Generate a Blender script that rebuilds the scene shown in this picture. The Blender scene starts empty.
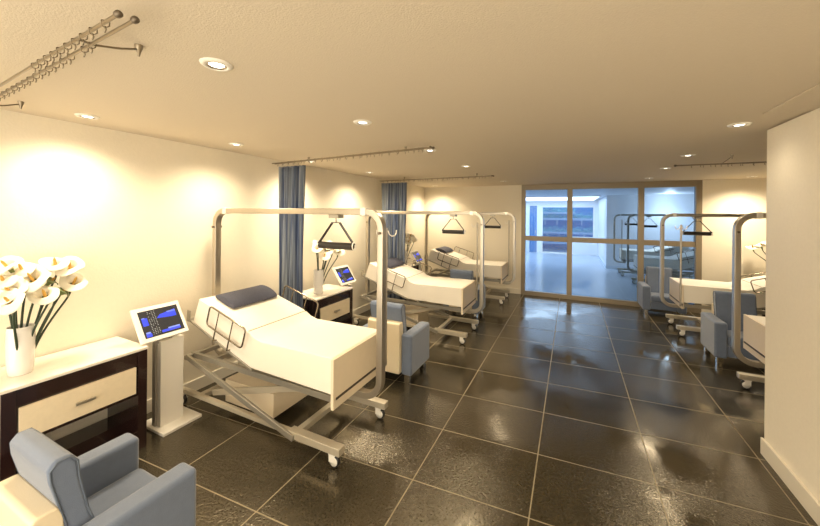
import bpy, math, random
from mathutils import Vector, Matrix
random.seed(7)
PI = math.pi
scn = bpy.context.scene
COL = scn.collection

# ------------------------------------------------------------------ materials
def mat(name, col, rough=0.5, metal=0.0, bump=0.0, bscale=40.0, var=0.0, vscale=6.0, coat=0.0, emit=None, estr=0.0, spec=0.5, sheen=0.0):
    m = bpy.data.materials.new(name); m.use_nodes = True
    nt = m.node_tree; b = nt.nodes['Principled BSDF']
    b.inputs['Base Color'].default_value = (*col, 1)
    b.inputs['Roughness'].default_value = rough
    b.inputs['Metallic'].default_value = metal
    b.inputs['Specular IOR Level'].default_value = spec
    if coat: b.inputs['Coat Weight'].default_value = coat
    if sheen: b.inputs['Sheen Weight'].default_value = sheen
    if emit:
        b.inputs['Emission Color'].default_value = (*emit, 1); b.inputs['Emission Strength'].default_value = estr
    tc = nt.nodes.new('ShaderNodeTexCoord')
    if var:
        n = nt.nodes.new('ShaderNodeTexNoise'); n.inputs['Scale'].default_value = vscale; n.inputs['Detail'].default_value = 6
        nt.links.new(tc.outputs['Object'], n.inputs['Vector'])
        mx = nt.nodes.new('ShaderNodeMix'); mx.data_type = 'RGBA'
        mx.inputs[6].default_value = tuple(c*(1-var) for c in col)+(1,)
        mx.inputs[7].default_value = tuple(min(1, c*(1+var)) for c in col)+(1,)
        nt.links.new(n.outputs['Fac'], mx.inputs[0]); nt.links.new(mx.outputs[2], b.inputs['Base Color'])
    if bump:
        n2 = nt.nodes.new('ShaderNodeTexNoise'); n2.inputs['Scale'].default_value = bscale; n2.inputs['Detail'].default_value = 4
        nt.links.new(tc.outputs['Object'], n2.inputs['Vector'])
        bp = nt.nodes.new('ShaderNodeBump'); bp.inputs['Strength'].default_value = bump; bp.inputs['Distance'].default_value = 0.01
        nt.links.new(n2.outputs['Fac'], bp.inputs['Height']); nt.links.new(bp.outputs['Normal'], b.inputs['Normal'])
    return m

M = {}
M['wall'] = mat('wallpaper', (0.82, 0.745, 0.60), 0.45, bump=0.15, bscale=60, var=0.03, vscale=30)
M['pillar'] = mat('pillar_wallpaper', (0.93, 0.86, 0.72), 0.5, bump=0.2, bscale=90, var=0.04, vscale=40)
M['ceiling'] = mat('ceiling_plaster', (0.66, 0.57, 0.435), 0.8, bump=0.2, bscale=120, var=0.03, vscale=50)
M['base'] = mat('baseboard_paint', (0.80, 0.74, 0.62), 0.35)
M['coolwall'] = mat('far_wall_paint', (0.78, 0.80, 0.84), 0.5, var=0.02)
M['taupe'] = mat('taupe_aluminium', (0.29, 0.235, 0.16), 0.38, metal=0.25, bump=0.05)
M['steel'] = mat('brushed_steel', (0.50, 0.45, 0.37), 0.30, metal=0.85, bump=0.05, bscale=150)
M['grey_steel'] = mat('grey_enamelled_steel', (0.42, 0.39, 0.33), 0.32, metal=0.6, var=0.05)
M['railm'] = mat('dark_chrome_rail', (0.26, 0.22, 0.17), 0.2, metal=0.9)
M['crease_shade'] = mat('brown_crease_shade', (0.30, 0.22, 0.13), 0.7)
M['framep'] = mat('grey_beige_enamel', (0.56, 0.50, 0.39), 0.3, metal=0.35, var=0.04)
M['chrome'] = mat('chrome', (0.8, 0.78, 0.74), 0.08, metal=1.0)
M['sheet'] = mat('cream_sheet', (0.86, 0.80, 0.69), 0.65, bump=0.1, bscale=200, var=0.02)
M['board'] = mat('cream_laminate', (0.80, 0.68, 0.50), 0.35, var=0.04, vscale=15)
M['drawer'] = mat('cream_stone_laminate', (0.82, 0.70, 0.50), 0.3, var=0.08, vscale=30)
M['darkwood'] = mat('dark_wenge', (0.022, 0.009, 0.008), 0.15, var=0.3, vscale=20, coat=0.5)
M['marble'] = mat('cream_marble', (0.86, 0.80, 0.70), 0.12, var=0.04, vscale=9, coat=0.3)
M['blue'] = mat('blue_grey_microfibre', (0.125, 0.16, 0.235), 0.8, bump=0.25, bscale=300, var=0.12, vscale=25, sheen=0.5)
M['piping'] = mat('blue_piping', (0.10, 0.125, 0.17), 0.6)
M['leather'] = mat('cream_leather', (0.78, 0.67, 0.48), 0.42, bump=0.1, bscale=150, var=0.03)
M['navy'] = mat('navy_fabric', (0.055, 0.058, 0.085), 0.7, bump=0.3, bscale=250, var=0.25, vscale=40)
M['black'] = mat('black_rubber', (0.012, 0.010, 0.009), 0.4)
M['grip'] = mat('black_foam_grip', (0.022, 0.017, 0.013), 0.45)
M['darkslot'] = mat('dark_slot', (0.05, 0.035, 0.02), 0.5)
M['white'] = mat('white_plastic', (0.84, 0.80, 0.72), 0.3)
M['greyp'] = mat('grey_plastic', (0.34, 0.31, 0.26), 0.4)
M['ceramic'] = mat('white_ceramic', (0.84, 0.81, 0.76), 0.08, coat=0.6)
M['stem'] = mat('green_stem', (0.022, 0.04, 0.016), 0.4, var=0.3, vscale=30)
M['spadix'] = mat('ochre_spadix', (0.62, 0.36, 0.07), 0.6, bump=0.4, bscale=400)
M['spathe'] = mat('ivory_petal', (0.87, 0.82, 0.68), 0.45)
M['calyx'] = mat('green_petal_throat', (0.16, 0.21, 0.07), 0.5, var=0.2, vscale=30)
M['brass'] = mat('antique_steel', (0.30, 0.25, 0.18), 0.28, metal=0.9)
M['capm'] = mat('dark_steel_cap', (0.16, 0.13, 0.095), 0.4, metal=0.7)
M['screen'] = mat('dark_screen', (0.012, 0.012, 0.014), 0.12, emit=(0.05, 0.045, 0.04), estr=0.5)
M['bluelit'] = mat('lit_blue_pixels', (0.01, 0.015, 0.15), 0.3, emit=(0.04, 0.07, 0.75), estr=0.7)
M['bluepale'] = mat('lit_pale_pixels', (0.05, 0.08, 0.3), 0.3, emit=(0.35, 0.42, 0.95), estr=0.5)
M['textlit'] = mat('lit_text_pixels', (0.1, 0.1, 0.1), 0.3, emit=(0.8, 0.75, 0.6), estr=0.3)
M['lamp'] = mat('lamp_lens', (1, 1, 1), 0.3, emit=(1, 0.95, 0.84), estr=5)
M['panel'] = mat('luminous_panel', (1, 1, 1), 0.4, emit=(1, 0.97, 0.92), estr=2.6)
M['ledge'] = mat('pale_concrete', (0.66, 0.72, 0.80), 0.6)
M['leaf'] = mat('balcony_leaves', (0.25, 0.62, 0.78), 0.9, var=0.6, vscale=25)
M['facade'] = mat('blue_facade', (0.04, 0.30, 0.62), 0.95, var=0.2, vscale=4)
M['bluedoor'] = mat('blue_door_paint', (0.09, 0.22, 0.46), 0.3)

def curtain_mat():
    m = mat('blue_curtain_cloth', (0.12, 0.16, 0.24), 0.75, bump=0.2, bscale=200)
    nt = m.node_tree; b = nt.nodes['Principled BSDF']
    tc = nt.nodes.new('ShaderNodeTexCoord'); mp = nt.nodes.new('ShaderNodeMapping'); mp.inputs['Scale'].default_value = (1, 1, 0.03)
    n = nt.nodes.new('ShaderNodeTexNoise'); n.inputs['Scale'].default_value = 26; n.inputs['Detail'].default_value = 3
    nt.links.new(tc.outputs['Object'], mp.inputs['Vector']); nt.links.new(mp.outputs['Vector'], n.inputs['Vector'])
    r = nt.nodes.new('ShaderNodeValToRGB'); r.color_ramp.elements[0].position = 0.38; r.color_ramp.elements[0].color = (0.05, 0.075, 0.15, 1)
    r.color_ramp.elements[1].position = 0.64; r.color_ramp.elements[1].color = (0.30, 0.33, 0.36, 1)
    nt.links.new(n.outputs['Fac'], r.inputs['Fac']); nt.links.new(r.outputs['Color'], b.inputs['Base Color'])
    return m
M['curtain'] = curtain_mat()

def floor_mat(name, base, grout, x0, dx, y0, dy, skew, rough=0.07, w=0.0045):
    m = bpy.data.materials.new(name); m.use_nodes = True
    nt = m.node_tree; b = nt.nodes['Principled BSDF']; L = nt.links.new
    tc = nt.nodes.new('ShaderNodeTexCoord'); sp = nt.nodes.new('ShaderNodeSeparateXYZ'); L(tc.outputs['Object'], sp.inputs[0])
    def mth(op, a, b_=None, c=None):
        n = nt.nodes.new('ShaderNodeMath'); n.operation = op
        for i, v in enumerate((a, b_, c)):
            if v is None: continue
            if isinstance(v, (int, float)): n.inputs[i].default_value = v
            else: L(v, n.inputs[i])
        return n.outputs[0]
    X, Y = sp.outputs['X'], sp.outputs['Y']
    def dist(v, period):     # distance in metres to the nearest line
        f = mth('FRACT', mth('ADD', mth('DIVIDE', v, period), 100.5))
        return mth('MULTIPLY', mth('ABSOLUTE', mth('SUBTRACT', f, 0.5)), period)
    d1 = dist(mth('SUBTRACT', X, x0), dx)
    yy = mth('SUBTRACT', mth('SUBTRACT', Y, y0), mth('MULTIPLY', mth('SUBTRACT', X, x0), skew))
    d2 = dist(yy, dy)
    d = mth('MINIMUM', d1, d2)
    g = mth('LESS_THAN', d, w)
    n = nt.nodes.new('ShaderNodeTexNoise'); n.inputs['Scale'].default_value = 60; n.inputs['Detail'].default_value = 8; n.inputs['Roughness'].default_value = 0.7
    L(tc.outputs['Object'], n.inputs['Vector'])
    r = nt.nodes.new('ShaderNodeValToRGB')
    r.color_ramp.elements[0].position = 0.3; r.color_ramp.elements[0].color = (*[c*0.6 for c in base], 1)
    r.color_ramp.elements[1].position = 0.75; r.color_ramp.elements[1].color = (*[c*1.5 for c in base], 1)
    L(n.outputs['Fac'], r.inputs['Fac'])
    mx = nt.nodes.new('ShaderNodeMix'); mx.data_type = 'RGBA'; mx.inputs[7].default_value = (*grout, 1)
    L(g, mx.inputs[0]); L(r.outputs['Color'], mx.inputs[6]); L(mx.outputs[2], b.inputs['Base Color'])
    # patches where the polish is broken up
    pn = nt.nodes.new('ShaderNodeTexNoise'); pn.inputs['Scale'].default_value = 1.1; pn.inputs['Detail'].default_value = 3; L(tc.outputs['Object'], pn.inputs['Vector'])
    pr = nt.nodes.new('ShaderNodeMapRange'); pr.inputs[1].default_value = 0.36; pr.inputs[2].default_value = 0.54; L(pn.outputs['Fac'], pr.inputs[0])
    L(mth('ADD', mth('MULTIPLY', g, 0.35), mth('ADD', rough, mth('MULTIPLY', pr.outputs[0], 0.05))), b.inputs['Roughness'])
    bn = nt.nodes.new('ShaderNodeTexNoise'); bn.inputs['Scale'].default_value = 60; bn.inputs['Detail'].default_value = 5; L(tc.outputs['Object'], bn.inputs['Vector'])
    bp = nt.nodes.new('ShaderNodeBump'); bp.inputs['Distance'].default_value = 0.004
    L(mth('ADD', 0.05, mth('MULTIPLY', pr.outputs[0], 0.75)), bp.inputs['Strength'])
    L(mth('SUBTRACT', bn.outputs['Fac'], mth('MULTIPLY', g, 0.8)), bp.inputs['Height']); L(bp.outputs['Normal'], b.inputs['Normal'])
    b.inputs['Specular IOR Level'].default_value = 0.9; b.inputs['Specular Tint'].default_value = (1.0, 0.86, 0.62, 1)
    return m
M['floor'] = floor_mat('polished_dark_tile', (0.042, 0.035, 0.023), (0.25, 0.21, 0.135), -1.045, 0.812, 2.267, 0.648, 0.06)
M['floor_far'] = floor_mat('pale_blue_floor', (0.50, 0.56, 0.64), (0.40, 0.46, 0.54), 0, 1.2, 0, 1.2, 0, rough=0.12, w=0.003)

def glass_mat():
    m = bpy.data.materials.new('blue_tinted_glass'); m.use_nodes = True
    nt = m.node_tree; nt.nodes.clear(); L = nt.links.new
    o = nt.nodes.new('ShaderNodeOutputMaterial'); t = nt.nodes.new('ShaderNodeBsdfTransparent'); g = nt.nodes.new('ShaderNodeBsdfGlossy')
    t.inputs['Color'].default_value = (0.60, 0.73, 0.88, 1); g.inputs['Roughness'].default_value = 0.01
    f = nt.nodes.new('ShaderNodeFresnel'); f.inputs['IOR'].default_value = 1.35
    mx = nt.nodes.new('ShaderNodeMixShader'); L(f.outputs[0], mx.inputs[0]); L(t.outputs[0], mx.inputs[1]); L(g.outputs[0], mx.inputs[2]); L(mx.outputs[0], o.inputs[0])
    return m
M['glass'] = glass_mat()

# ------------------------------------------------------------------ mesh builder
class MB:
    def __init__(s): s.v = []; s.f = []; s.sm = []
    def add(s, vs, fs, smooth=False, m=None):
        k = len(s.v)
        s.v += [tuple(m @ Vector(v)) if m is not None else tuple(v) for v in vs]
        s.f += [tuple(i+k for i in f) for f in fs]; s.sm += [smooth]*len(fs)
        return s
    def box(s, x0, x1, y0, y1, z0, z1, m=None):
        vs = [(x, y, z) for x in (x0, x1) for y in (y0, y1) for z in (z0, z1)]
        return s.add(vs, [(0, 1, 3, 2), (4, 6, 7, 5), (0, 4, 5, 1), (2, 3, 7, 6), (0, 2, 6, 4), (1, 5, 7, 3)], False, m)
    def prism(s, pts, y0, y1, m=None):       # polygon in x,z extruded along y
        n = len(pts)
        vs = [(x, y0, z) for x, z in pts]+[(x, y1, z) for x, z in pts]
        fs = [tuple(range(n)), tuple(range(2*n-1, n-1, -1))]+[(i, i+n, (i+1) % n+n, (i+1) % n) for i in range(n)]
        return s.add(vs, fs, False, m)
    def bar(s, a, b, w, h, up=(0, 0, 1), m=None):   # rectangular bar from a to b
        a = Vector(a); b = Vector(b); d = (b-a).normalized(); u = Vector(up)
        side = d.cross(u)
        if side.length < 1e-4: side = d.cross(Vector((0, 1, 0)))
        side.normalize(); u = side.cross(d).normalized()
        vs = [p+side*sx*w/2+u*sz*h/2 for p in (a, b) for sx in (-1, 1) for sz in (-1, 1)]
        return s.add(vs, [(0, 1, 3, 2), (4, 6, 7, 5), (0, 4, 5, 1), (2, 3, 7, 6), (0, 2, 6, 4), (1, 5, 7, 3)], False, m)
    def tube(s, path, r, n=8, closed=False, rect=None, fixed=None, m=None):
        P = [Vector(p) for p in path]; N = len(P); rings = []
        prev = None
        for i, p in enumerate(P):
            if closed: d = (P[(i+1) % N]-P[i-1]).normalized()
            else: d = (P[min(i+1, N-1)]-P[max(i-1, 0)]).normalized()
            if fixed is not None: a = Vector(fixed)
            else:
                a = prev if prev is not None else (Vector((0, 0, 1)) if abs(d.z) < 0.9 else Vector((1, 0, 0)))
            a = (a-d*a.dot(d)).normalized(); prev = a; b = d.cross(a)
            rr = r[i] if isinstance(r, (list, tuple)) else r
            if rect: ring = [p+a*x*rect[0]/2+b*y*rect[1]/2 for x, y in ((-1, -1), (1, -1), (1, 1), (-1, 1))]
            else: ring = [p+a*math.cos(2*PI*k/n)*rr+b*math.sin(2*PI*k/n)*rr for k in range(n)]
            rings.append(ring)
        n = len(rings[0]); vs = [v for g in rings for v in g]; fs = []
        for i in range(N if closed else N-1):
            j = (i+1) % N
            for k in range(n): fs.append((i*n+k, i*n+(k+1) % n, j*n+(k+1) % n, j*n+k))
        s.add(vs, fs, not rect, m)
        if not closed: s.add(rings[0], [tuple(range(n-1, -1, -1))], False, m); s.add(rings[-1], [tuple(range(n))], False, m)
        return s
    def lathe(s, prof, n=24, m=None, close=True):
        vs = [(r*math.cos(2*PI*k/n), r*math.sin(2*PI*k/n), z) for r, z in prof for k in range(n)]
        fs = [(i*n+k, i*n+(k+1) % n, (i+1)*n+(k+1) % n, (i+1)*n+k) for i in range(len(prof)-1) for k in range(n)]
        s.add(vs, fs, True, m)
        if close:
            for idx in (0, len(prof)-1):
                if prof[idx][0] > 1e-5: s.add(vs[idx*n:(idx+1)*n], [tuple(range(n))], False, m)
        return s
    def build(s, name, material, parent=None, bevel=0, seg=2, smooth=False, solid=0, sub=0):
        me = bpy.data.meshes.new(name); me.from_pydata(s.v, [], s.f); me.update()
        import bmesh
        bm = bmesh.new(); bm.from_mesh(me); bmesh.ops.recalc_face_normals(bm, faces=bm.faces); bm.to_mesh(me); bm.free()
        if len(me.polygons) == len(s.sm): me.polygons.foreach_set('use_smooth', [smooth or q for q in s.sm])
        me.materials.append(material)
        o = bpy.data.objects.new(name, me); COL.objects.link(o)
        if parent: o.parent = parent
        if solid: md = o.modifiers.new('solid', 'SOLIDIFY'); md.thickness = solid
        if bevel:
            md = o.modifiers.new('bevel', 'BEVEL'); md.width = bevel; md.segments = seg; md.limit_method = 'ANGLE'; md.angle_limit = 0.6
            me.polygons.foreach_set('use_smooth', [True]*len(me.polygons))
            wn = o.modifiers.new('wn', 'WEIGHTED_NORMAL'); wn.keep_sharp = False
        if sub: md = o.modifiers.new('sub', 'SUBSURF'); md.levels = sub; md.render_levels = sub
        return o

def tag(o, label=None, cat=None, group=None, kind=None):
    if label: o['label'] = label
    if cat: o['category'] = cat
    if group: o['group'] = group
    if kind: o['kind'] = kind
    return o
def root(name, loc, rz=0.0, label=None, cat=None, group=None):
    o = bpy.data.objects.new(name, None); o.empty_display_size = 0.1; COL.objects.link(o)
    o.location = loc; o.rotation_euler = (0, 0, rz)
    return tag(o, label, cat, group)
def copy_tree(o, parent=None):
    c = o.copy(); COL.objects.link(c)
    if parent: c.parent = parent
    for ch in list(o.children): copy_tree(ch, c)
    return c
def clone(o, loc, rz=0.0, label=None, group=None):
    c = copy_tree(o); c.location = loc; c.rotation_euler = (0, 0, rz)
    if label: c['label'] = label
    if group: c['group'] = group
    return c
def struct(mb, name, material, label=None, **k):
    o = mb.build(name, material, **k); o['kind'] = 'structure'
    if label: o['label'] = label
    return o
def rrect(w, h, r, n=5):
    pts = []
    for cx, cy, a0 in ((w/2-r, h/2-r, 0), (-w/2+r, h/2-r, 90), (-w/2+r, -h/2+r, 180), (w/2-r, -h/2+r, 270)):
        for k in range(n+1):
            a = math.radians(a0+90*k/n); pts.append((cx+r*math.cos(a), cy+r*math.sin(a)))
    return pts

# ------------------------------------------------------------------ the room
XL, XR, YB, CH = -3.72, 3.9, 8.70, 2.70
PX, PY = 1.455, 3.79
YF = 18.7
struct(MB().box(XL-0.2, XR+0.2, -1.2, YB, -0.08, 0), 'floor', M['floor'], 'polished dark grey tile floor of the ward with pale grout lines')
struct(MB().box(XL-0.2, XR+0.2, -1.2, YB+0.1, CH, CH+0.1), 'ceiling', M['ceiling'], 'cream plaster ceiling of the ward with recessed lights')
struct(MB().box(XL-0.2, XL, -1.2, YB+0.1, 0, CH), 'wall_left', M['wall'], 'cream papered wall behind the row of beds on the left')
struct(MB().box(XL, -1.10, YB, YB+0.10, 0, CH), 'wall_back_left', M['wall'], 'cream wall section left of the glass partition')
struct(MB().box(2.37, XR, YB, YB+0.10, 0, CH), 'wall_back_right', M['wall'], 'cream wall section right of the glass partition')
struct(MB().box(XR, XR+0.2, PY, YB+0.1, 0, CH), 'wall_right', M['wall'], 'cream wall behind the beds on the right')
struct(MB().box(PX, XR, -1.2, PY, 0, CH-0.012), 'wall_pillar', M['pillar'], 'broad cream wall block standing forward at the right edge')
def base(name, *b, lab=None): return struct(MB().box(*b), name, M['base'], lab, bevel=0.004)
base('baseboard_left', XL, XL+0.015, -1.2, YB, 0, 0.13, lab='cream baseboard along the left wall')
base('baseboard_back_left', XL+0.015, -1.10, YB-0.015, YB, 0, 0.13, lab='cream baseboard left of the glass partition')
base('baseboard_back_right', 2.37, XR, YB-0.015, YB, 0, 0.13, lab='cream baseboard right of the glass partition')
struct(MB().prism([(-1.2, 0), (PY+0.018, 0), (PY+0.018, 0.135), (-1.2, 0.135)], PX-0.018, PX, m=Matrix(((0, 1, 0, 0), (1, 0, 0, 0), (0, 0, 1, 0), (0, 0, 0, 1)))), 'baseboard_right', M['base'], 'cream baseboard at the foot of the wall block on the right', bevel=0.004)
struct(MB().box(PX-0.25, PX, -1.2, 3.2, CH-0.012, CH), 'shade_strip_1', M['ceiling'], 'thin ceiling strip added to draw a shadow band along the wall block', bevel=0.004)  # thin slab shaped to stand in for a shadow band on the ceiling

# glass partition
wx = [-1.082, -0.035, 1.355, 2.352]
win = root('window_1', ((wx[0]+wx[3])/2, YB+0.05, 0)); win['kind'] = 'structure'; win['label'] = 'taupe framed glass partition with six panes in the back wall'
ox = -(wx[0]+wx[3])/2
fr = MB().box(wx[0]-0.03+ox, wx[0]+0.06+ox, -0.07, 0.05, 0, CH).box(wx[3]-0.07+ox, wx[3]+0.03+ox, -0.07, 0.05, 0, CH)
fr.box(wx[0]+0.06+ox, wx[3]-0.07+ox, -0.07, 0.05, CH-0.13, CH).box(wx[0]+0.06+ox, wx[3]-0.07+ox, -0.07, 0.05, 0, 0.10)
fr.build('window_frame', M['taupe'], win, bevel=0.004)
for x in wx[1:3]: MB().box(x-0.055+ox, x+0.055+ox, -0.062, 0.045, 0.10, CH-0.13).build('mullion', M['taupe'], win, bevel=0.004)
xs = [wx[0]+0.06, wx[1]-0.055, wx[1]+0.055, wx[2]-0.055, wx[2]+0.055, wx[3]-0.07]
for i in range(0, 6, 2):
    MB().box(xs[i]+ox, xs[i+1]+ox, -0.055, 0.04, 1.335, 1.445).build('transom', M['taupe'], win, bevel=0.004)
    MB().box(xs[i]+ox, xs[i+1]+ox, -0.006, 0.006, 0.10, 1.335).build('pane', M['glass'], win)
    MB().box(xs[i]+ox, xs[i+1]+ox, -0.006, 0.006, 1.445, CH-0.13).build('pane', M['glass'], win)

# the room beyond the glass
struct(MB().box(-4.0, XR+0.2, YB, 21.5, -0.08, -0.0005), 'floor', M['floor_far'], 'pale floor of the room beyond the glass')
struct(MB().box(-4.0, XR+0.2, YB+0.1, YF+0.2, CH, CH+0.1), 'ceiling', M['coolwall'], 'pale ceiling of the room beyond the glass')
struct(MB().box(XR, XR+0.2, YB+0.1, 14.3, 0, CH), 'wall_far_right', M['coolwall'], 'white right wall of the room beyond the glass')
struct(MB().box(-4.2, -4.0, YB+0.1, YF, 0, CH), 'wall_far_left', M['coolwall'], 'white left wall of the room beyond the glass')
struct(MB().box(1.17, XR, 14.3, YF, 0, CH), 'wall_far_block', M['coolwall'], 'white wall corner behind the beds beyond the glass')
struct(MB().box(1.155, 1.17, 14.285, YF, 0, 0.12).box(1.17, XR, 14.285, 14.3, 0, 0.12), 'baseboard_far', M['ledge'], 'grey baseboard around the far white wall corner')
fw_ = MB().box(-4.0, -1.98, YF, YF+0.12, 0, CH).box(-1.98, 1.17, YF, YF+0.12, 2.42, CH).box(-1.62, -1.42, YF, YF+0.12, 0, 2.42).box(-0.10, 1.17, YF, YF+0.12, 0, 0.80).box(1.02, 1.17, YF, YF+0.12, 0.80, 2.42)
struct(fw_, 'wall_far_back', M['coolwall'], 'white end wall with a wide window seen through the glass')
d1 = root('door_1', (-1.80, YF+0.06, 0)); d1['kind'] = 'structure'; d1['label'] = 'tall blue door in the far end wall beyond the glass'
MB().box(-0.18, 0.18, -0.03, 0.03, 0, 2.42).build('door_leaf', M['bluedoor'], d1, bevel=0.005)
MB().tube([(0.10, -0.04, 0.95), (0.10, -0.07, 0.95), (0.10, -0.07, 1.15), (0.10, -0.04, 1.15)], 0.012).build('door_handle', M['steel'], d1)
w2 = root('window_2', (-0.20, YF+0.06, 0)); w2['kind'] = 'structure'; w2['label'] = 'wide far window overlooking planted balconies'
f2 = MB().box(-1.22, -1.14, -0.05, 0.05, 0, 2.42).box(1.16, 1.22, -0.05, 0.05, 0.8, 2.42).box(-1.14, 1.16, -0.05, 0.05, 2.34, 2.42).box(0.10, 1.16, -0.05, 0.05, 0.80, 0.88).box(-1.14, 0.1, -0.05, 0.05, 0, 0.06).box(0.06, 0.14, -0.05, 0.05, 0.88, 2.34)
f2.build('window_frame', M['white'], w2)
MB().box(-1.14, 0.06, -0.004, 0.004, 0.06, 2.34).build('pane', M['glass'], w2)
MB().box(0.14, 1.16, -0.004, 0.004, 0.88, 2.34).build('pane', M['glass'], w2)
# planted balconies outside that window
bl = MB().box(-4.5, 3.0, 21.2, 21.5, -0.2, 4.0)
struct(bl, 'wall_outside', M['facade'], 'dark blue facade across the courtyard beyond the far window')
for i, (z, x0, x1) in enumerate(((2.12, -2.2, 0.2), (1.78, -1.7, 1.5), (1.02, -2.2, 1.5), (0.45, -2.2, 0.2))):
    t = root('balcony_planter', ((x0+x1)/2, 20.6, z), 0, ('pale planter ledge of dense leaves, topmost beyond the far window', 'pale planter ledge of leaves, second from top beyond the far window',
             'long pale planter ledge of leaves, level with the far window sill', 'lowest pale planter ledge of leaves, near the floor beyond the far window')[i], 'planter', 'planted balconies beyond the far window')
    h = (x1-x0)/2
    MB().box(-h, h, -0.2, 0.2, -0.11, 0).build('ledge', M['ledge'], t, bevel=0.01)
    lm = MB()
    for k in range(int(420*h)):
        x = random.uniform(-h, h); y = random.uniform(-0.2, 0.15); zz = abs(random.gauss(0, 0.13)); a = random.uniform(0, 6.3); sz = random.uniform(0.04, 0.09)
        u = Vector((math.cos(a), math.sin(a)*0.4, random.uniform(-0.5, 0.8)))*sz; w = Vector((-math.sin(a), 0.3, random.uniform(0.2, 1)))*sz*0.5
        p = Vector((x, y, zz)); lm.add([p-u, p-w, p+u, p+w], [(0, 1, 2, 3)])
    lm.build('foliage', M['leaf'], t)
    if i == 3:
        for px_ in (-h+0.2, h-0.2): MB().box(px_-0.04, px_+0.04, -0.1, 0.1, -0.45, -0.11).build('support_post', M['ledge'], t)
    if i in (1, 2):
        for px_ in [-h+0.35+q*0.62 for q in range(int(2*h/0.62))]:
            MB().box(px_-0.035, px_+0.035, 0.05, 0.12, -0.38, -0.11).build('support_post', M['ledge'], t)

# ------------------------------------------------------------------ downlights
def make_light(loc, label, group, e_spot, e_fill, col=(1.0, 0.84, 0.60)):
    t = root('downlight', loc, 0, label, 'ceiling light', group)
    MB().lathe([(0.044, -0.002), (0.047, -0.012), (0.064, -0.010), (0.072, -0.004), (0.074, 0.0)], 28, close=False).build('trim_ring', M['white'], t, solid=0.003)
    MB().lathe([(0.0, -0.006), (0.030, -0.006), (0.035, -0.003)], 20).build('lens', M['lamp'], t)
    MB().lathe([(0.035, -0.003), (0.044, -0.009)], 24, close=False).build('reflector', M['brass'], t, solid=0.002)
    for kind, e, z in (('SPOT', e_spot, -0.04), ('POINT', e_fill, -0.22)):  # POINT is an added fill below the fixture, brightening the ceiling
        if e <= 0: continue
        ld = bpy.data.lights.new('lamp', kind); ld.energy = e; ld.color = col; ld.shadow_soft_size = 0.14
        if kind == 'SPOT': ld.spot_size = math.radians(150); ld.spot_blend = 1.0
        lo = bpy.data.objects.new('bulb_or_fill', ld); COL.objects.link(lo); lo.parent = t; lo.location = (0, 0, z)
    return t
G = 'recessed downlights in the ceiling'
for loc, lab in (((-1.58, 1.08), 'large round recessed downlight nearest the viewer, in the middle of the ceiling'),
                 ((-1.51, 2.26), 'round recessed downlight above the foot of the nearest bed'),
                 ((-1.465, 3.57), 'round recessed downlight beside the end of the second curtain rail'),
                 ((-1.45, 4.98), 'round recessed downlight between the second and third curtain rails'),
                 ((-1.35, 7.55), 'round recessed downlight near the left top corner of the glass partition')):
    make_light((loc[0], loc[1], CH), lab, G, 20 if loc[1] < 3 else 40, 0)
for loc, lab in (((-3.36, 1.26), 'round recessed downlight close to the left wall above the tablet stand'),
                 ((-3.25, 2.45), 'round recessed downlight close to the left wall above the nearest bed head'),
                 ((-3.34, 3.70), 'round recessed downlight close to the left wall just past the first curtain'),
                 ((-3.25, 5.10), 'round recessed downlight close to the left wall above the second bed head'),
                 ((-3.22, 8.22), 'round recessed downlight over the head of the rearmost left bed')):
    make_light((loc[0], loc[1], CH), lab, G, 72 if loc[1] < 3 else 105, 0)
for loc, lab in (((1.19, 3.52), 'round recessed downlight beside the top corner of the wall block'),
                 ((1.25, 5.06), 'round recessed downlight right of centre, second from the wall block'),
                 ((1.29, 6.32), 'round recessed downlight right of centre, third from the wall block'),
                 ((1.35, 7.89), 'small round recessed downlight just above the glass partition'),
                 ((2.95, 8.20), 'round recessed downlight over the bright right end of the back wall')):
    make_light((loc[0], loc[1], CH), lab, G, 5 if loc[1] < 4 else (38 if loc[0] < 2 else 130), 0)
for x, y in ((2.9, 13.6), (0.0, 11.5), (-1.6, 15.6), (1.6, 9.9)):
    make_light((x, y, CH), 'recessed downlight in the pale ceiling beyond the glass', 'downlights beyond the glass partition', 110 if x > 2 else 30, 14 if x > 2 else 0, (1.0, 0.95, 0.86))

lp_ = root('light_panel', (-1.3, 16.45, CH-0.03), 0, 'long luminous ceiling panel beyond the glass, in front of the far window', 'ceiling light')
MB().box(-2.25, 2.3, -1.9, 1.9, 0.0, 0.03).build('panel_frame', M['white'], lp_)
MB().box(-2.2, 2.25, -1.85, 1.85, -0.006, 0.002).build('diffuser', M['panel'], lp_)
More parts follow.
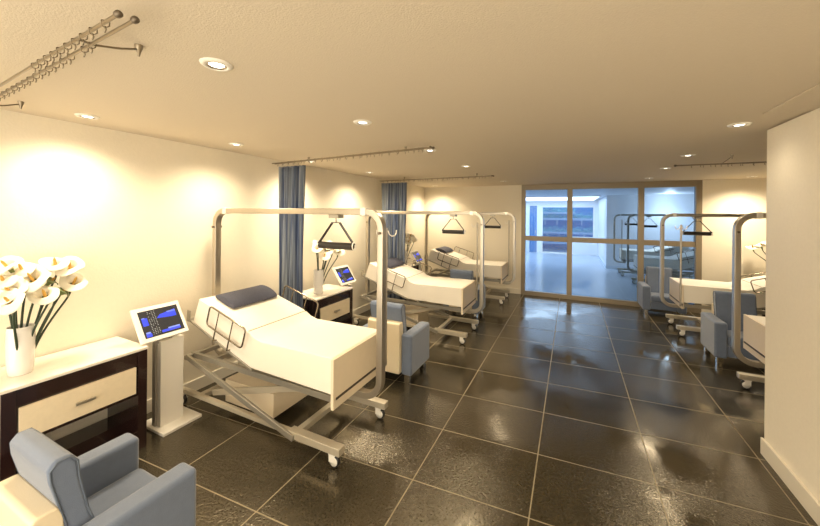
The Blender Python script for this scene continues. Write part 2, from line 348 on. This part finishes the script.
# ------------------------------------------------------------------ curtain rails
def curtain_rail(a, b, label, ringsA, ringsB, brackets):
    a = Vector(a); b = Vector(b); L_ = (b-a).length; ang = math.atan2(b.y-a.y, b.x-a.x)
    t = root('curtain_rail', a, ang, label, 'curtain rail', 'double curtain rails hung from the ceiling')
    for yy, rings in ((0.0, ringsB), (-0.042, ringsA)):
        l2 = L_+(0.0 if yy == 0 else -0.01)
        MB().tube([(0, yy, 0), (l2, yy, 0)], 0.0065, 10).build('rod', M['brass'], t)
        MB().lathe([(0.0, -0.016), (0.008, -0.015), (0.012, -0.006), (0.012, 0.006), (0.008, 0.012), (0, 0.014)], 14, m=Matrix.Translation((l2, yy, 0)) @ Matrix.Rotation(PI/2, 4, 'Y')).build('end_cap', M['capm'], t)
        for x in rings:
            if not 0.01 < x < l2: continue
            rm = MB().tube([(x+0.006*math.sin(q*1.3), yy+0.012*math.cos(2*PI*q/12), 0.012*math.sin(2*PI*q/12)-0.004) for q in range(12)], 0.0019, 5, closed=True)
            rm.tube([(x, yy, -0.015), (x+0.006, yy, -0.026), (x-0.004, yy, -0.034)], 0.003, 5)
            rm.build('ring', M['brass'], t)
    for x in brackets:
        bm_ = MB().tube([(x, -0.046, 0.0), (x, 0.01, 0.0), (x-0.02, 0.10, 0.03), (x-0.04, 0.17, 0.062)], 0.0045, 8)
        bm_.lathe([(0.004, -0.02), (0.008, 0.0), (0.014, 0.015), (0.016, 0.03)], 14, m=Matrix.Translation((x-0.04, 0.17, 0.050)))
        bm_.build('bracket', M['brass'], t)
    return t
curtain_rail((-3.70, 0.755, 2.62), (-1.335, 0.622, 2.62), 'double metal curtain rail with rings, hanging nearest at the top left corner', [1.55+q*0.075 for q in range(8)]+[2.16, 2.26], [0.62+q*0.085 for q in range(15)]+[1.95, 2.02], [0.4, 2.02])
curtain_rail((-3.60, 3.295, 2.62), (-1.23, 3.08, 2.62), 'double metal curtain rail carrying the first blue curtain', [0.2+q*0.12 for q in range(18)], [0.06+q*0.1 for q in range(23)], [0.5, 2.0])
curtain_rail((-3.50, 5.91, 2.62), (-1.20, 5.77, 2.62), 'double metal curtain rail carrying the second blue curtain', [0.2+q*0.12 for q in range(18)], [0.06+q*0.1 for q in range(23)], [0.5, 2.0])
curtain_rail((3.86, 5.46, 2.62), (1.20, 5.385, 2.62), 'dark double curtain rail on the right half of the ceiling', [0.2+q*0.12 for q in range(20)], [0.1+q*0.1 for q in range(24)], [0.5, 2.2])

def curtain(x0, x1, y, label):
    t = root('hanging_curtain', ((x0+x1)/2, y, 0), 0, label, 'curtain', 'blue bed curtains drawn back to the wall')
    n = 90; m_ = 20; vs = []; h = (x1-x0)/2
    for j in range(m_+1):
        z = 0.06+(2.575-0.06)*j/m_; k = j/m_
        for i in range(n+1):
            u = i/n
            pinch = 0.9+0.1*abs(2*k-1)
            vs.append(((-h+2*h*u)*pinch+0.008*math.sin(6*u*PI+k*3), 0.040*math.sin(u*2*PI*7+0.5*math.sin(k*3+u*4))*(1-0.35*k)+0.01*math.sin(u*23+k*2), z))
    fs = [(j*(n+1)+i, j*(n+1)+i+1, (j+1)*(n+1)+i+1, (j+1)*(n+1)+i) for j in range(m_) for i in range(n)]
    MB().add(vs, fs, True).build('cloth', M['curtain'], t, solid=0.004)
    hb = MB().tube([(-h*0.98+2*h*0.98*i/40, 0.026*math.sin(i/40*2*PI*7), 2.57) for i in range(41)], 0.006, 5)
    hb.build('heading_tape', M['curtain'], t)
    return t
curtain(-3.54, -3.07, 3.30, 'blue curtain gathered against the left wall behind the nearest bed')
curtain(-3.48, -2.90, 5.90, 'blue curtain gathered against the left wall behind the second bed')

# ------------------------------------------------------------------ hospital bed (head at -x, foot at +x)
def make_bed():
    t = root('hospital_bed', (0, 0, 0))
    hw = 0.365
    prof = [(-0.80, 1.112), (-0.12, 0.912), (-0.105, 0.897), (-0.09, 0.900), (-0.03, 0.862), (0.06, 0.838), (0.84, 0.846), (0.84, 0.56), (0.0, 0.582), (-0.065, 0.585), (-0.89, 0.872)]
    m = MB().prism(prof, -hw, hw).build('mattress', M['sheet'], t, bevel=0.012, seg=3)
    MB().bar((-0.107, -hw+0.01, 0.9005), (-0.107, hw-0.01, 0.9005), 0.005, 0.006).build('crease_shade', M['crease_shade'], m)  # dark strip painting the shade in the mattress fold
    # backrest pan and end bracket
    b = MB()
    for s in (-1, 1):
        b.bar((-0.95, s*(hw-0.01), 0.885), (-0.05, s*(hw-0.01), 0.565), 0.03, 0.022)
        b.bar((-0.945, s*(hw+0.012), 0.875), (-0.935, s*(hw+0.012), 0.985), 0.012, 0.045)
    b.bar((-0.94, -hw, 0.885), (-0.94, hw, 0.885), 0.03, 0.03)
    b.bar((-0.62, -hw+0.02, 0.764), (-0.62, hw-0.02, 0.764), 0.04, 0.015)
    b.build('backrest_frame', M['grey_steel'], t, bevel=0.003)
    # side rails beside the backrest
    for s, dx, dz in ((-1, 0.0, 0.0), (1, 0.13, 0.06)):
        ang = math.atan2(-0.143, 0.482); cx, cz = -0.357+dx, 0.918+dz
        mm = Matrix.Translation((cx, s*(hw+0.035), cz)) @ Matrix.Rotation(-ang, 4, 'Y')
        r = MB().tube([(x, 0, z) for x, z in rrect(0.51, 0.19, 0.035)], 0.008, 8, closed=True, m=mm)
        for x in (-0.12, 0.08): r.tube([(x, 0, -0.095), (x, 0, 0.095)], 0.0055, 6, m=mm)
        for x in (-0.12, 0.08): r.tube([(x, 0, -0.095), (x+0.0, 0, -0.20), (x, -s*0.045, -0.21)], 0.007, 6, m=mm)
        r.build('side_rail', M['railm'], t)
    # foot board
    fb = MB().box(0.842, 0.868, -hw-0.02, hw+0.02, 0.455, 0.845).build('foot_board', M['board'], t, bevel=0.004)
    MB().box(0.866, 0.874, -hw+0.01, hw+0.06, 0.525, 0.542).build('slot', M['darkslot'], fb)
    # upper chassis
    u = MB()
    for s in (-1, 1): u.bar((-0.98, s*0.31, 0.520), (0.84, s*0.31, 0.500), 0.035, 0.05)
    for x in (-0.95, -0.66, 0.1, 0.78): u.bar((x, -0.31-(0.09 if x == -0.95 else 0), 0.515), (x, 0.31+(0.09 if x == -0.95 else 0), 0.515), 0.045, 0.04, up=(0, 0, 1))
    u.build('upper_chassis', M['grey_steel'], t, bevel=0.003)
    # base
    b = MB()
    for s in (-1, 1): b.bar((-1.13, s*0.345, 0.150), (0.42, s*0.345, 0.142), 0.04, 0.04).bar((0.40, s*0.345, 0.145), (0.925, s*0.345, 0.142), 0.075, 0.058)
    for x in (-0.80, 0.46): b.bar((x, -0.345, 0.145), (x, 0.345, 0.145), 0.055, 0.045)
    b.build('base_frame', M['framep'], t, bevel=0.004)
    for s in (-1, 1):
        MB().bar((-0.95, s*0.388, 0.530), (0.47, s*0.388, 0.130), 0.025, 0.05).build('scissor_arm', M['grey_steel'], t, bevel=0.003)
        MB().bar((-0.72, s*0.262, 0.165), (0.50, s*0.262, 0.495), 0.025, 0.055).build('scissor_arm', M['framep'], t, bevel=0.003)
    # rounded corner equipment box
    MB().box(-0.60, 0.06, -0.22, 0.235, 0.085, 0.31).build('motor_box', M['board'], t, bevel=0.006)
    for x, s in ((-1.08, -1), (-1.08, 1), (0.845, -1), (0.845, 1)):
        c = MB().box(x-0.032, x+0.032, s*0.345-0.028, s*0.345+0.028, 0.098, 0.114)
        c.box(x-0.028, x+0.028, s*0.345-0.027, s*0.345-0.022, 0.045, 0.10).box(x-0.028, x+0.028, s*0.345+0.022, s*0.345+0.027, 0.045, 0.10)
        cc = c.build('caster', M['white'], t, bevel=0.002)
        w = MB().lathe([(0.0, -0.017), (0.036, -0.017), (0.047, -0.012), (0.050, 0), (0.047, 0.012), (0.036, 0.017), (0.0, 0.017)], 22, m=Matrix.Translation((x+0.012, s*0.345, 0.050)) @ Matrix.Rotation(PI/2, 4, 'X'))
        w.build('wheel', M['black'], cc)
        MB().lathe([(0.0, -0.0205), (0.036, -0.0205), (0.036, 0.0205), (0.0, 0.0205)], 16, m=Matrix.Translation((x+0.012, s*0.345, 0.050)) @ Matrix.Rotation(PI/2, 4, 'X')).build('hub', M['white'], cc)
    # C shaped lifting frame in the middle plane
    x0, x1, zt, zb, R = -1.07, 1.06, 1.985, 0.415, 0.15
    path = [(-0.82, 0, zb)]
    def arc(cx, cz, a0, a1):
        return [(cx+R*math.cos(math.radians(a0+(a1-a0)*k/8)), 0, cz+R*math.sin(math.radians(a0+(a1-a0)*k/8))) for k in range(9)]
    path += arc(x0+R, zb+R, 270, 180)+arc(x0+R, zt-R, 180, 90)+arc(x1-R, zt-R, 90, 0)+arc(x1-R, zb+R, 0, -90)+[(0.74, 0, zb)]
    lp = MB().tube(path, 0, rect=(0.07, 0.055), fixed=(0, 1, 0)).build('lifting_frame', M['steel'], t, bevel=0.006)
    for x in (x0+R+0.02, x1-R-0.02): MB().box(x-0.025, x+0.025, -0.042, 0.042, zt-0.034, zt+0.034).build('collar', M['white'], lp, bevel=0.003)
    for x in (x0, x1): MB().tube([(x, -0.055, zt-R-0.03), (x, 0.055, zt-R-0.03)], 0.012, 10).build('clamp_knob', M['capm'], lp)
    # upright joining frame to chassis
    MB().bar((-0.80, 0, zb), (-0.80, 0, 0.5), 0.05, 0.05, up=(1, 0, 0)).bar((0.74, 0, zb), (0.74, 0, 0.5), 0.05, 0.05, up=(1, 0, 0)).build('frame_mount', M['grey_steel'], t)
    # trapeze
    tx = 0.580
    tz = MB().box(tx-0.05, tx+0.05, -0.045, 0.045, 1.925, 1.957).tube([(tx, 0, 1.93), (tx, 0, 1.885)], 0.007).build('trapeze', M['grey_steel'], t, bevel=0.002)
    st = MB().tube([(tx-0.198, 0, 1.69), (tx-0.04, 0, 1.885), (tx+0.04, 0, 1.885), (tx+0.198, 0, 1.69)], 0, rect=(0.026, 0.009), fixed=(0, 1, 0))
    st.build('strap', M['grip'], tz)
    MB().tube([(tx-0.18, 0, 1.675), (tx+0.18, 0, 1.675)], 0.032, 18).build('handle', M['grip'], tz, bevel=0.005)
    for s in (-1, 1): MB().tube([(tx+s*0.198+0.0*k, 0.028*math.cos(k*PI/5), 1.68+0.034*math.sin(k*PI/5)) for k in range(10)], 0.006, 6, closed=True).build('end_loop', M['white'], tz)
    # drip pole at the far foot corner
    ip = MB().tube([(0.885, 0.385, 0.50), (0.885, 0.385, 1.83)], 0.0135, 10).box(0.855, 0.895, 0.36, 0.40, 0.50, 0.56).build('drip_pole', M['steel'], t)
    for sx, sy in ((1, 0.5), (-1, -0.5)):
        hp = [(0.885+sx*q, 0.385+sy*q, z) for q, z in ((0.0, 1.815), (0.015, 1.80), (0.025, 1.77), (0.045, 1.752), (0.07, 1.755), (0.085, 1.78), (0.087, 1.81))]
        MB().tube(hp, 0.006, 6).build('hook', M['white'], ip)
    return t

bed = make_bed()
BEDS = (((-2.50, 2.46), 0, 'hospital bed with cream mattress nearest the viewer, behind the tablet stand'),
        ((-2.33, 5.30), 0, 'hospital bed with cream mattress in the middle of the left row'),
        ((-2.22, 7.85), 0, 'hospital bed with cream mattress, rearmost of the left row'),
        ((2.67, 4.80), PI, 'hospital bed half hidden behind the wall block on the right'),
        ((2.50, 7.25), PI, 'hospital bed on the right in front of the glass partition'),
        ((2.50, 11.2), PI, 'hospital bed beyond the glass, nearer to the partition'),
        ((2.36, 13.15), PI, 'hospital bed beyond the glass, at the far wall corner'))
for i, (p, rz, lab) in enumerate(BEDS):
    o = bed if i == 0 else clone(bed, (0, 0, 0))
    o.location = (p[0], p[1], 0); o.rotation_euler = (0, 0, rz)
    tag(o, lab, 'hospital bed', 'hospital beds with lifting frames')

def make_pillow():
    t = root('pillow', (0, 0, 0))
    sec = []
    for k in range(13): a = PI*k/12; sec.append((-0.15*math.cos(a), 0.050*math.sin(a)))
    for k in range(1, 12): a = PI*k/12; sec.append((0.15*math.cos(a), -0.018*math.sin(a)))
    MB().prism(sec, -0.27, 0.27).build('bolster', M['navy'], t, bevel=0.012, seg=3)
    return t
pil = make_pillow()
for i, (p, rz, lab) in enumerate(BEDS):
    lx, ly = -0.60, 0.03; s = -1 if rz else 1
    o = pil if i == 0 else clone(pil, (0, 0, 0))
    o.location = (p[0]+s*lx, p[1]+s*ly, 1.112-(lx+0.80)*0.294+0.021); o.rotation_euler = (0, math.radians(16.4), rz)
    tag(o, 'navy bolster pillow on the ' + ('nearest bed on the left', 'middle bed of the left row', 'rearmost bed of the left row', 'bed half hidden behind the wall block', 'right bed in front of the glass', 'nearer bed beyond the glass', 'farther bed beyond the glass')[i], 'pillow', 'navy bolster pillows')

# ------------------------------------------------------------------ armchair (faces +y)
def make_chair():
    t = root('armchair', (0, 0, 0))
    for s in (-1, 1):
        x = s*0.285
        MB().box(x-0.068, x+0.068, -0.26, 0.30, 0.105, 0.575).build('armrest', M['blue'], t, bevel=0.028, seg=4)
        MB().box(x-0.03, x+0.03, 0.20, 0.26, 0, 0.11).build('leg', M['chrome'], t, bevel=0.003)
        MB().box(x-0.03, x+0.03, -0.24, -0.18, 0, 0.11).build('leg', M['chrome'], t, bevel=0.003)
    MB().box(-0.216, 0.216, -0.188, 0.285, 0.13, 0.27).build('seat_base', M['blue'], t, bevel=0.015, seg=3)
    MB().box(-0.214, 0.214, -0.188, 0.30, 0.27, 0.405).build('seat_cushion', M['blue'], t, bevel=0.04, seg=5)
    # leaning back cushion: profile in y,z extruded along x
    sw = Matrix(((0, 1, 0, 0), (1, 0, 0, 0), (0, 0, 1, 0), (0, 0, 0, 1)))
    pr = [(-0.18, 0.40), (-0.192, 0.60), (-0.245, 0.82), (-0.250, 0.875), (-0.225, 0.905), (-0.175, 0.905), (-0.150, 0.87), (-0.145, 0.80), (-0.11, 0.62), (-0.04, 0.40)]
    bk = MB().prism(pr, -0.213, 0.213, m=sw).build('back_cushion', M['blue'], t, bevel=0.018, seg=4)
    for s in (-1, 1):
        cy = sum(p[0] for p in pr)/len(pr); cz = sum(p[1] for p in pr)/len(pr)
        MB().tube([(s*0.2125, cy+(p[0]-cy)*0.90, cz+(p[1]-cz)*0.95) for p in pr], 0.0045, 6, closed=True).build('piping', M['piping'], bk)
    pb = [(-0.19, 0.12), (-0.30, 0.12), (-0.30, 0.69), (-0.285, 0.705), (-0.215, 0.705), (-0.195, 0.66)]
    MB().prism(pb, -0.216, 0.216, m=sw).build('back_panel', M['leather'], t, bevel=0.02, seg=4)
    return t
ch = make_chair()
for i, (p, rz, lab) in enumerate((((-2.185, 0.87), 0, 'blue grey armchair with cream back panel nearest the viewer, before the desk'),
                                  ((-1.985, 3.735), 0, 'blue grey armchair with cream back panel beyond the nearest bed'),
                                  ((-1.88, 6.42), 0, 'blue grey armchair between the second and third left beds'),
                                  ((2.07, 6.05), PI, 'blue grey armchair behind the foot of the bed beside the wall block'),
                                  ((1.64, 8.32), PI, 'blue grey armchair standing against the glass partition'))):
    o = ch if i == 0 else clone(ch, (0, 0, 0))
    o.location = (p[0], p[1], 0); o.rotation_euler = (0, 0, rz)
    tag(o, lab, 'armchair', 'blue grey armchairs')

# ------------------------------------------------------------------ desks (front towards +x)
def make_desk():
    t = root('bedside_desk', (0, 0, 0))
    MB().box(-0.25, 0.255, -0.41, 0.41, 0.815, 0.838).build('desk_top', M['marble'], t, bevel=0.004)
    for s in (-1, 1): MB().box(-0.24, 0.25, s*0.372-0.032, s*0.372+0.032, 0, 0.815).build('leg_panel', M['darkwood'], t, bevel=0.002)
    MB().box(-0.24, 0.235, -0.34, 0.34, 0.70, 0.815).build('apron', M['darkwood'], t, bevel=0.002)
    MB().box(-0.24, 0.23, -0.34, 0.34, 0.445, 0.70).build('drawer_case', M['darkwood'], t, bevel=0.002)
    d = MB().box(0.232, 0.252, -0.325, 0.325, 0.476, 0.692).build('drawer', M['drawer'], t, bevel=0.003)
    MB().box(0.266, 0.280, -0.055, 0.055, 0.574, 0.594).box(0.25, 0.27, -0.045, -0.035, 0.578, 0.590).box(0.25, 0.27, 0.035, 0.045, 0.578, 0.590).build('handle', M['steel'], d, bevel=0.002)
    MB().box(-0.24, -0.02, -0.34, 0.34, 0.02, 0.14).build('lower_rail', M['darkwood'], t, bevel=0.003)
    return t
desk = make_desk()
DESKS = (((-3.455, 1.20), 0, 'dark wood desk with cream drawer and marble top beside the nearest armchair'),
         ((-3.25, 3.86), 0, 'dark wood desk with cream drawer behind the first curtain'),
         ((-3.35, 6.55), 0, 'dark wood desk with cream drawer between the second and third left beds'),
         ((3.52, 5.95), PI, 'dark wood desk on the right behind the wall block'),
         ((3.52, 8.25), PI, 'dark wood desk in the right rear corner of the ward'))
for i, (p, rz, lab) in enumerate(DESKS):
    o = desk if i == 0 else clone(desk, (0, 0, 0))
    o.location = (p[0], p[1], 0); o.rotation_euler = (0, 0, rz)
    tag(o, lab, 'desk', 'dark wood bedside desks')

# ------------------------------------------------------------------ tablet stands
def make_kiosk():
    t = root('tablet_stand', (0, 0, 0))
    MB().box(-0.16, 0.20, -0.14, 0.20, 0.0, 0.028).build('base_plate', M['white'], t, bevel=0.004)
    MB().box(0.02, 0.075, -0.10, 0.10, 0.028, 0.80).build('column', M['white'], t, bevel=0.004)
    MB().box(-0.03, 0.02, -0.115, 0.085, 0.028, 0.84).build('column_spine', M['greyp'], t, bevel=0.003)
    for y in (-0.10, 0.0): MB().bar((0.03, y, 0.78), (0.02, y, 0.93), 0.04, 0.02, up=(0, 1, 0)).build('neck', M['greyp'], t)
    # tablet, built flat in u (= y) and v, then tilted back
    mm = Matrix.Translation((0.065, -0.095, 0.985)) @ Matrix.Rotation(math.radians(55), 4, 'Y') @ Matrix.Translation((0, 0, 0))
    # local: x runs down the slope, y across, z is the normal
    tb = MB().box(-0.160, 0.160, -0.195, 0.195, -0.022, 0.0, m=mm).build('tablet', M['white'], t, bevel=0.006, seg=3)
    MB().box(-0.124, 0.124, -0.155, 0.165, 0.0, 0.0025, m=mm).build('screen', M['screen'], tb)
    z0, z1 = 0.0026, 0.0034
    bl_ = None
    def patch(mb, u0, u1, w0, w1):   # u: across 0..1, w: down 0..1 inside the screen
        y0 = -0.148+0.306*u0; y1 = -0.148+0.306*u1; x0 = -0.120+0.24*w0; x1 = -0.120+0.24*w1
        mb.box(x0, x1, y0, y1, z0, z1, m=mm)
    for kk, q in enumerate((0, 1, 2, 3)):
        bb = MB()
        if q == 0:
            mm_pts = [(0.40, 0.36), (0.50, 0.24), (0.93, 0.14), (0.93, 0.42), (0.80, 0.42)]
            bb.add([(-0.122+0.244*w_, -0.148+0.306*u_, z) for z in (z0, z1) for u_, w_ in mm_pts], [(0, 1, 2, 3, 4), (9, 8, 7, 6, 5)]+[(a, (a+1) % 5, (a+1) % 5+5, a+5) for a in range(5)], False, mm)
        else: patch(bb, *((0.42, 0.92, 0.86, 0.95), (0.02, 0.16, 0.26, 0.56), (0.02, 0.16, 0.86, 0.99))[q-1])
        bb.build('blue_display', M['bluelit'], tb)
    for q in ((0.70, 0.93, 0.17, 0.22), (0.60, 0.92, 0.81, 0.86), (0.03, 0.14, 0.80, 0.86), (0.03, 0.10, 0.24, 0.28)):
        pl = MB(); patch(pl, *q); pl.build('pale_display', M['bluepale'], tb)
    tx = MB()
    for c in range(4):
        for r in range(15):
            if random.random() < 0.8: patch(tx, 0.20+0.055*c, 0.20+0.055*c+random.uniform(0.012, 0.03), 0.04+r*0.062, 0.062+r*0.062)
    tx.build('display_text', M['textlit'], tb)
    return t
kio = make_kiosk()
for i, (p, rz, lab) in enumerate((((-3.39, 1.865), 0, 'white stand with tilted tablet screen between the desk and nearest bed'),
                                  ((-3.32, 4.50), 0, 'white stand with tilted tablet screen beside the second left bed'),
                                  ((-3.25, 7.15), 0, 'small white stand with tablet screen beside the rearmost left bed'))):
    o = kio if i == 0 else clone(kio, (0, 0, 0))
    o.location = (p[0], p[1], 0)
    tag(o, lab, 'tablet stand', 'white tablet stands')

# ------------------------------------------------------------------ vases and calla lilies
def make_vase():
    t = root('flower_vase', (0, 0, 0))
    MB().lathe([(0.0, 0.0), (0.056, 0.0), (0.061, 0.006), (0.066, 0.06), (0.070, 0.15), (0.071, 0.22), (0.068, 0.30), (0.067, 0.328), (0.064, 0.330), (0.062, 0.322), (0.064, 0.22), (0.060, 0.05), (0.0, 0.02)], 32).build('body', M['ceramic'], t)
    return t
def lily(base, tip, face, size, label, group, green=False, curl=0.0):
    """stem from base to tip, flower cup opening along face"""
    base = Vector(base); tip = Vector(tip); face = (Vector(face)+Vector((0, 0, 0.25))).normalized()
    t = root('calla_lily', base, 0, label, 'flower', group)
    tip = tip-base
    c1 = Vector((tip.x*0.25, tip.y*0.25, tip.z*0.45)); c2 = tip-face*size*0.8*0.5-Vector((0, 0, tip.z*0.15))
    end = tip-face*size*0.62
    pts = []
    for k in range(13):
        u = k/12; pts.append((1-u)**3*Vector((0, 0, 0))+3*(1-u)**2*u*c1+3*(1-u)*u*u*c2+u**3*end)
    MB().tube(pts, [0.0075-0.001*k/12 for k in range(13)], 8).build('stem', M['stem'], t)
    z = face; x = Vector((0, 0, 1))-z*z.z
    if x.length < 0.2: x = Vector((1, 0, 0))-z*z.x
    x.normalize(); y = z.cross(x)
    # x axis is the pointed side of the rim
    tgt = Vector((1, -0.5, 0)); ang = math.atan2(tgt.dot(y), tgt.dot(x))+random.uniform(-0.7, 0.7)
    x, y = x*math.cos(ang)+y*math.sin(ang), -x*math.sin(ang)+y*math.cos(ang)
    def S(v, a, k0=0.0):
        pt = max(0, math.cos(a))**5
        R = 0.010+size*(0.13*v+0.87*v**2.6)*0.39*(1+0.35*pt+0.10*math.cos(2*a))
        h = size*0.72*v**0.62 - size*0.16*max(0, v-0.75)/0.25*(1+0.5*pt)
        h += 0.10*size*math.sin(2*a+0.6)*v**3
        return end+x*R*math.cos(a)+y*R*math.sin(a)+z*(h-size*0.04)
    NV, NA = 14, 36
    for (v0, v1, nm, mt) in ((0.0, 0.34, 'throat', M['calyx']), (0.34, 1.0, 'spathe', M['calyx'] if green else M['spathe'])):
        vs = [S(v0+(v1-v0)*j/NV, 2*PI*i/NA) for j in range(NV+1) for i in range(NA)]
        fs = [(j*NA+i, j*NA+(i+1) % NA, (j+1)*NA+(i+1) % NA, (j+1)*NA+i) for j in range(NV) for i in range(NA)]
        MB().add(vs, fs, True).build(nm, mt, t, solid=0.0015)
    b0 = end+z*size*0.15; b1 = end+z*size*0.78+x*size*0.10
    MB().tube([b0, b0.lerp(b1, 0.5), b0.lerp(b1, 0.85), b1], [0.006, 0.009, 0.008, 0.003], 10).build('spadix', M['spadix'], t)
    return t
vase = make_vase()
DT = 0.838
VS = (((-3.445, 0.945, DT), 'white ceramic vase of calla lilies on the desk nearest the viewer'),
      ((-3.20, 3.72, DT), 'white ceramic vase of calla lilies on the desk behind the first curtain'),
      ((-3.20, 6.42, DT), 'white ceramic vase of calla lilies near the second curtain'),
      ((3.45, 8.35, DT), 'white ceramic vase of calla lilies in the right rear corner'))
for i, (p, lab) in enumerate(VS):
    o = vase if i == 0 else clone(vase, (0, 0, 0))
    o.location = p; tag(o, lab, 'vase', 'white vases of calla lilies')
# offsets from the vase: dx (into the room), dy (along the wall), height of bloom, face direction, size
near = [(0.05, 0.027, 1.527, (0.65, -0.55, 0.75), 0.25, 'wide open white calla lily in the centre of the nearest bunch'),
        (-0.03, 0.001, 1.58, (0.35, -0.50, 0.85), 0.2, 'white calla lily tilted flat, above the central bloom of the nearest bunch'),
        (-0.02, -0.071, 1.618, (0.30, -0.60, 0.85), 0.19, 'white calla lily cut by the left picture edge, highest on the left'),
        (0.03, -0.101, 1.519, (0.40, -0.50, 0.80), 0.16, 'white calla lily cut by the left picture edge, below the highest one'),
        (0.1, -0.083, 1.462, (0.80, -0.60, 0.65), 0.2, 'cream calla lily low on the left with a large yellow spike'),
        (0.16, -0.112, 1.409, (0.70, -0.60, 0.70), 0.2, 'lowest left white calla lily of the nearest bunch'),
        (0.12, 0.068, 1.407, (0.55, -0.50, 0.85), 0.19, 'white calla lily just above the vase rim, right of centre'),
        (0, 0.159, 1.605, (0.45, -0.40, 0.85), 0.18, 'white calla lily high on the right of the nearest bunch'),
        (0.03, 0.243, 1.574, (0.60, -0.25, 0.80), 0.2, 'white calla lily high on the right, behind its neighbour with a curled tip'),
        (0.06, 0.261, 1.46, (0.65, 0.05, 0.75), 0.2, 'white calla lily leaning furthest right in the nearest bunch'),
        (0.08, 0.199, 1.384, (0.3, 0.75, 0.45), 0.12, 'half closed green calla lily bud low on the right'),
        (0, 0.16, 1.464, (0.25, 0.65, 0.6), 0.11, 'half closed green calla lily bud in the middle right')]
v = Vector(VS[0][0])
for k, (dx, dy, z, fc, sz, lab) in enumerate(near):
    b = v+Vector((dx*0.25, dy*0.16, 0.08)); lily(b, (v.x+dx, v.y+dy, z), fc, sz, lab, 'calla lilies in the nearest vase', green=('green' in lab))
far = [(0.02, -0.05, 0.66), (-0.03, 0.03, 0.71), (0.06, 0.11, 0.62), (0.05, 0.18, 0.68), (0.03, 0.28, 0.63), (0.10, 0.0, 0.56), (0.08, 0.34, 0.58)]
for vi, nm in ((1, 'behind the first curtain'), (2, 'near the second curtain'), (3, 'in the right rear corner')):
    v = Vector(VS[vi][0]); s = -1 if vi == 3 else 1
    for (dx, dy, dz) in far:
        dx *= s*1.0
        dyy = dy if vi != 3 else dy*0.6-0.05
        if vi == 3: dx -= abs(dy)*0.9
        b = v+Vector((dx*0.2, dyy*0.2, 0.10)); lily(b, (v.x+dx, v.y+dyy, v.z+dz), (0.5*s, -0.4, 0.85), 0.19, 'white calla lily in the vase '+nm, 'calla lilies in the vase '+nm)

# ------------------------------------------------------------------ world, camera
w = bpy.data.worlds.new('world'); scn.world = w; w.use_nodes = True
bg = w.node_tree.nodes['Background']; bg.inputs['Color'].default_value = (1.0, 0.88, 0.69, 1); bg.inputs['Strength'].default_value = 2.3
cd = bpy.data.cameras.new('camera'); cam = bpy.data.objects.new('camera', cd); COL.objects.link(cam); scn.camera = cam
cd.sensor_fit = 'HORIZONTAL'; cd.sensor_width = 36; cd.lens = 336.8/820*36; cd.shift_y = -(263-213.25)/820; cd.clip_start = 0.02
cam.location = (0, 0, 1.975)
th, ro = 0.447, 0.009
f = Vector((-math.sin(th), math.cos(th), 0)); r = Vector((math.cos(th), math.sin(th), 0)); up = Vector((0, 0, 1))
r2 = r*math.cos(ro)+up*math.sin(ro); u2 = -r*math.sin(ro)+up*math.cos(ro)
m3 = Matrix((r2, u2, -f)).transposed(); cam.rotation_euler = m3.to_euler()
scn.view_settings.view_transform = 'Standard'; scn.view_settings.look = 'None'; scn.view_settings.gamma = 1
scn.view_settings.exposure = 0.84; scn.view_settings.use_curve_mapping = False
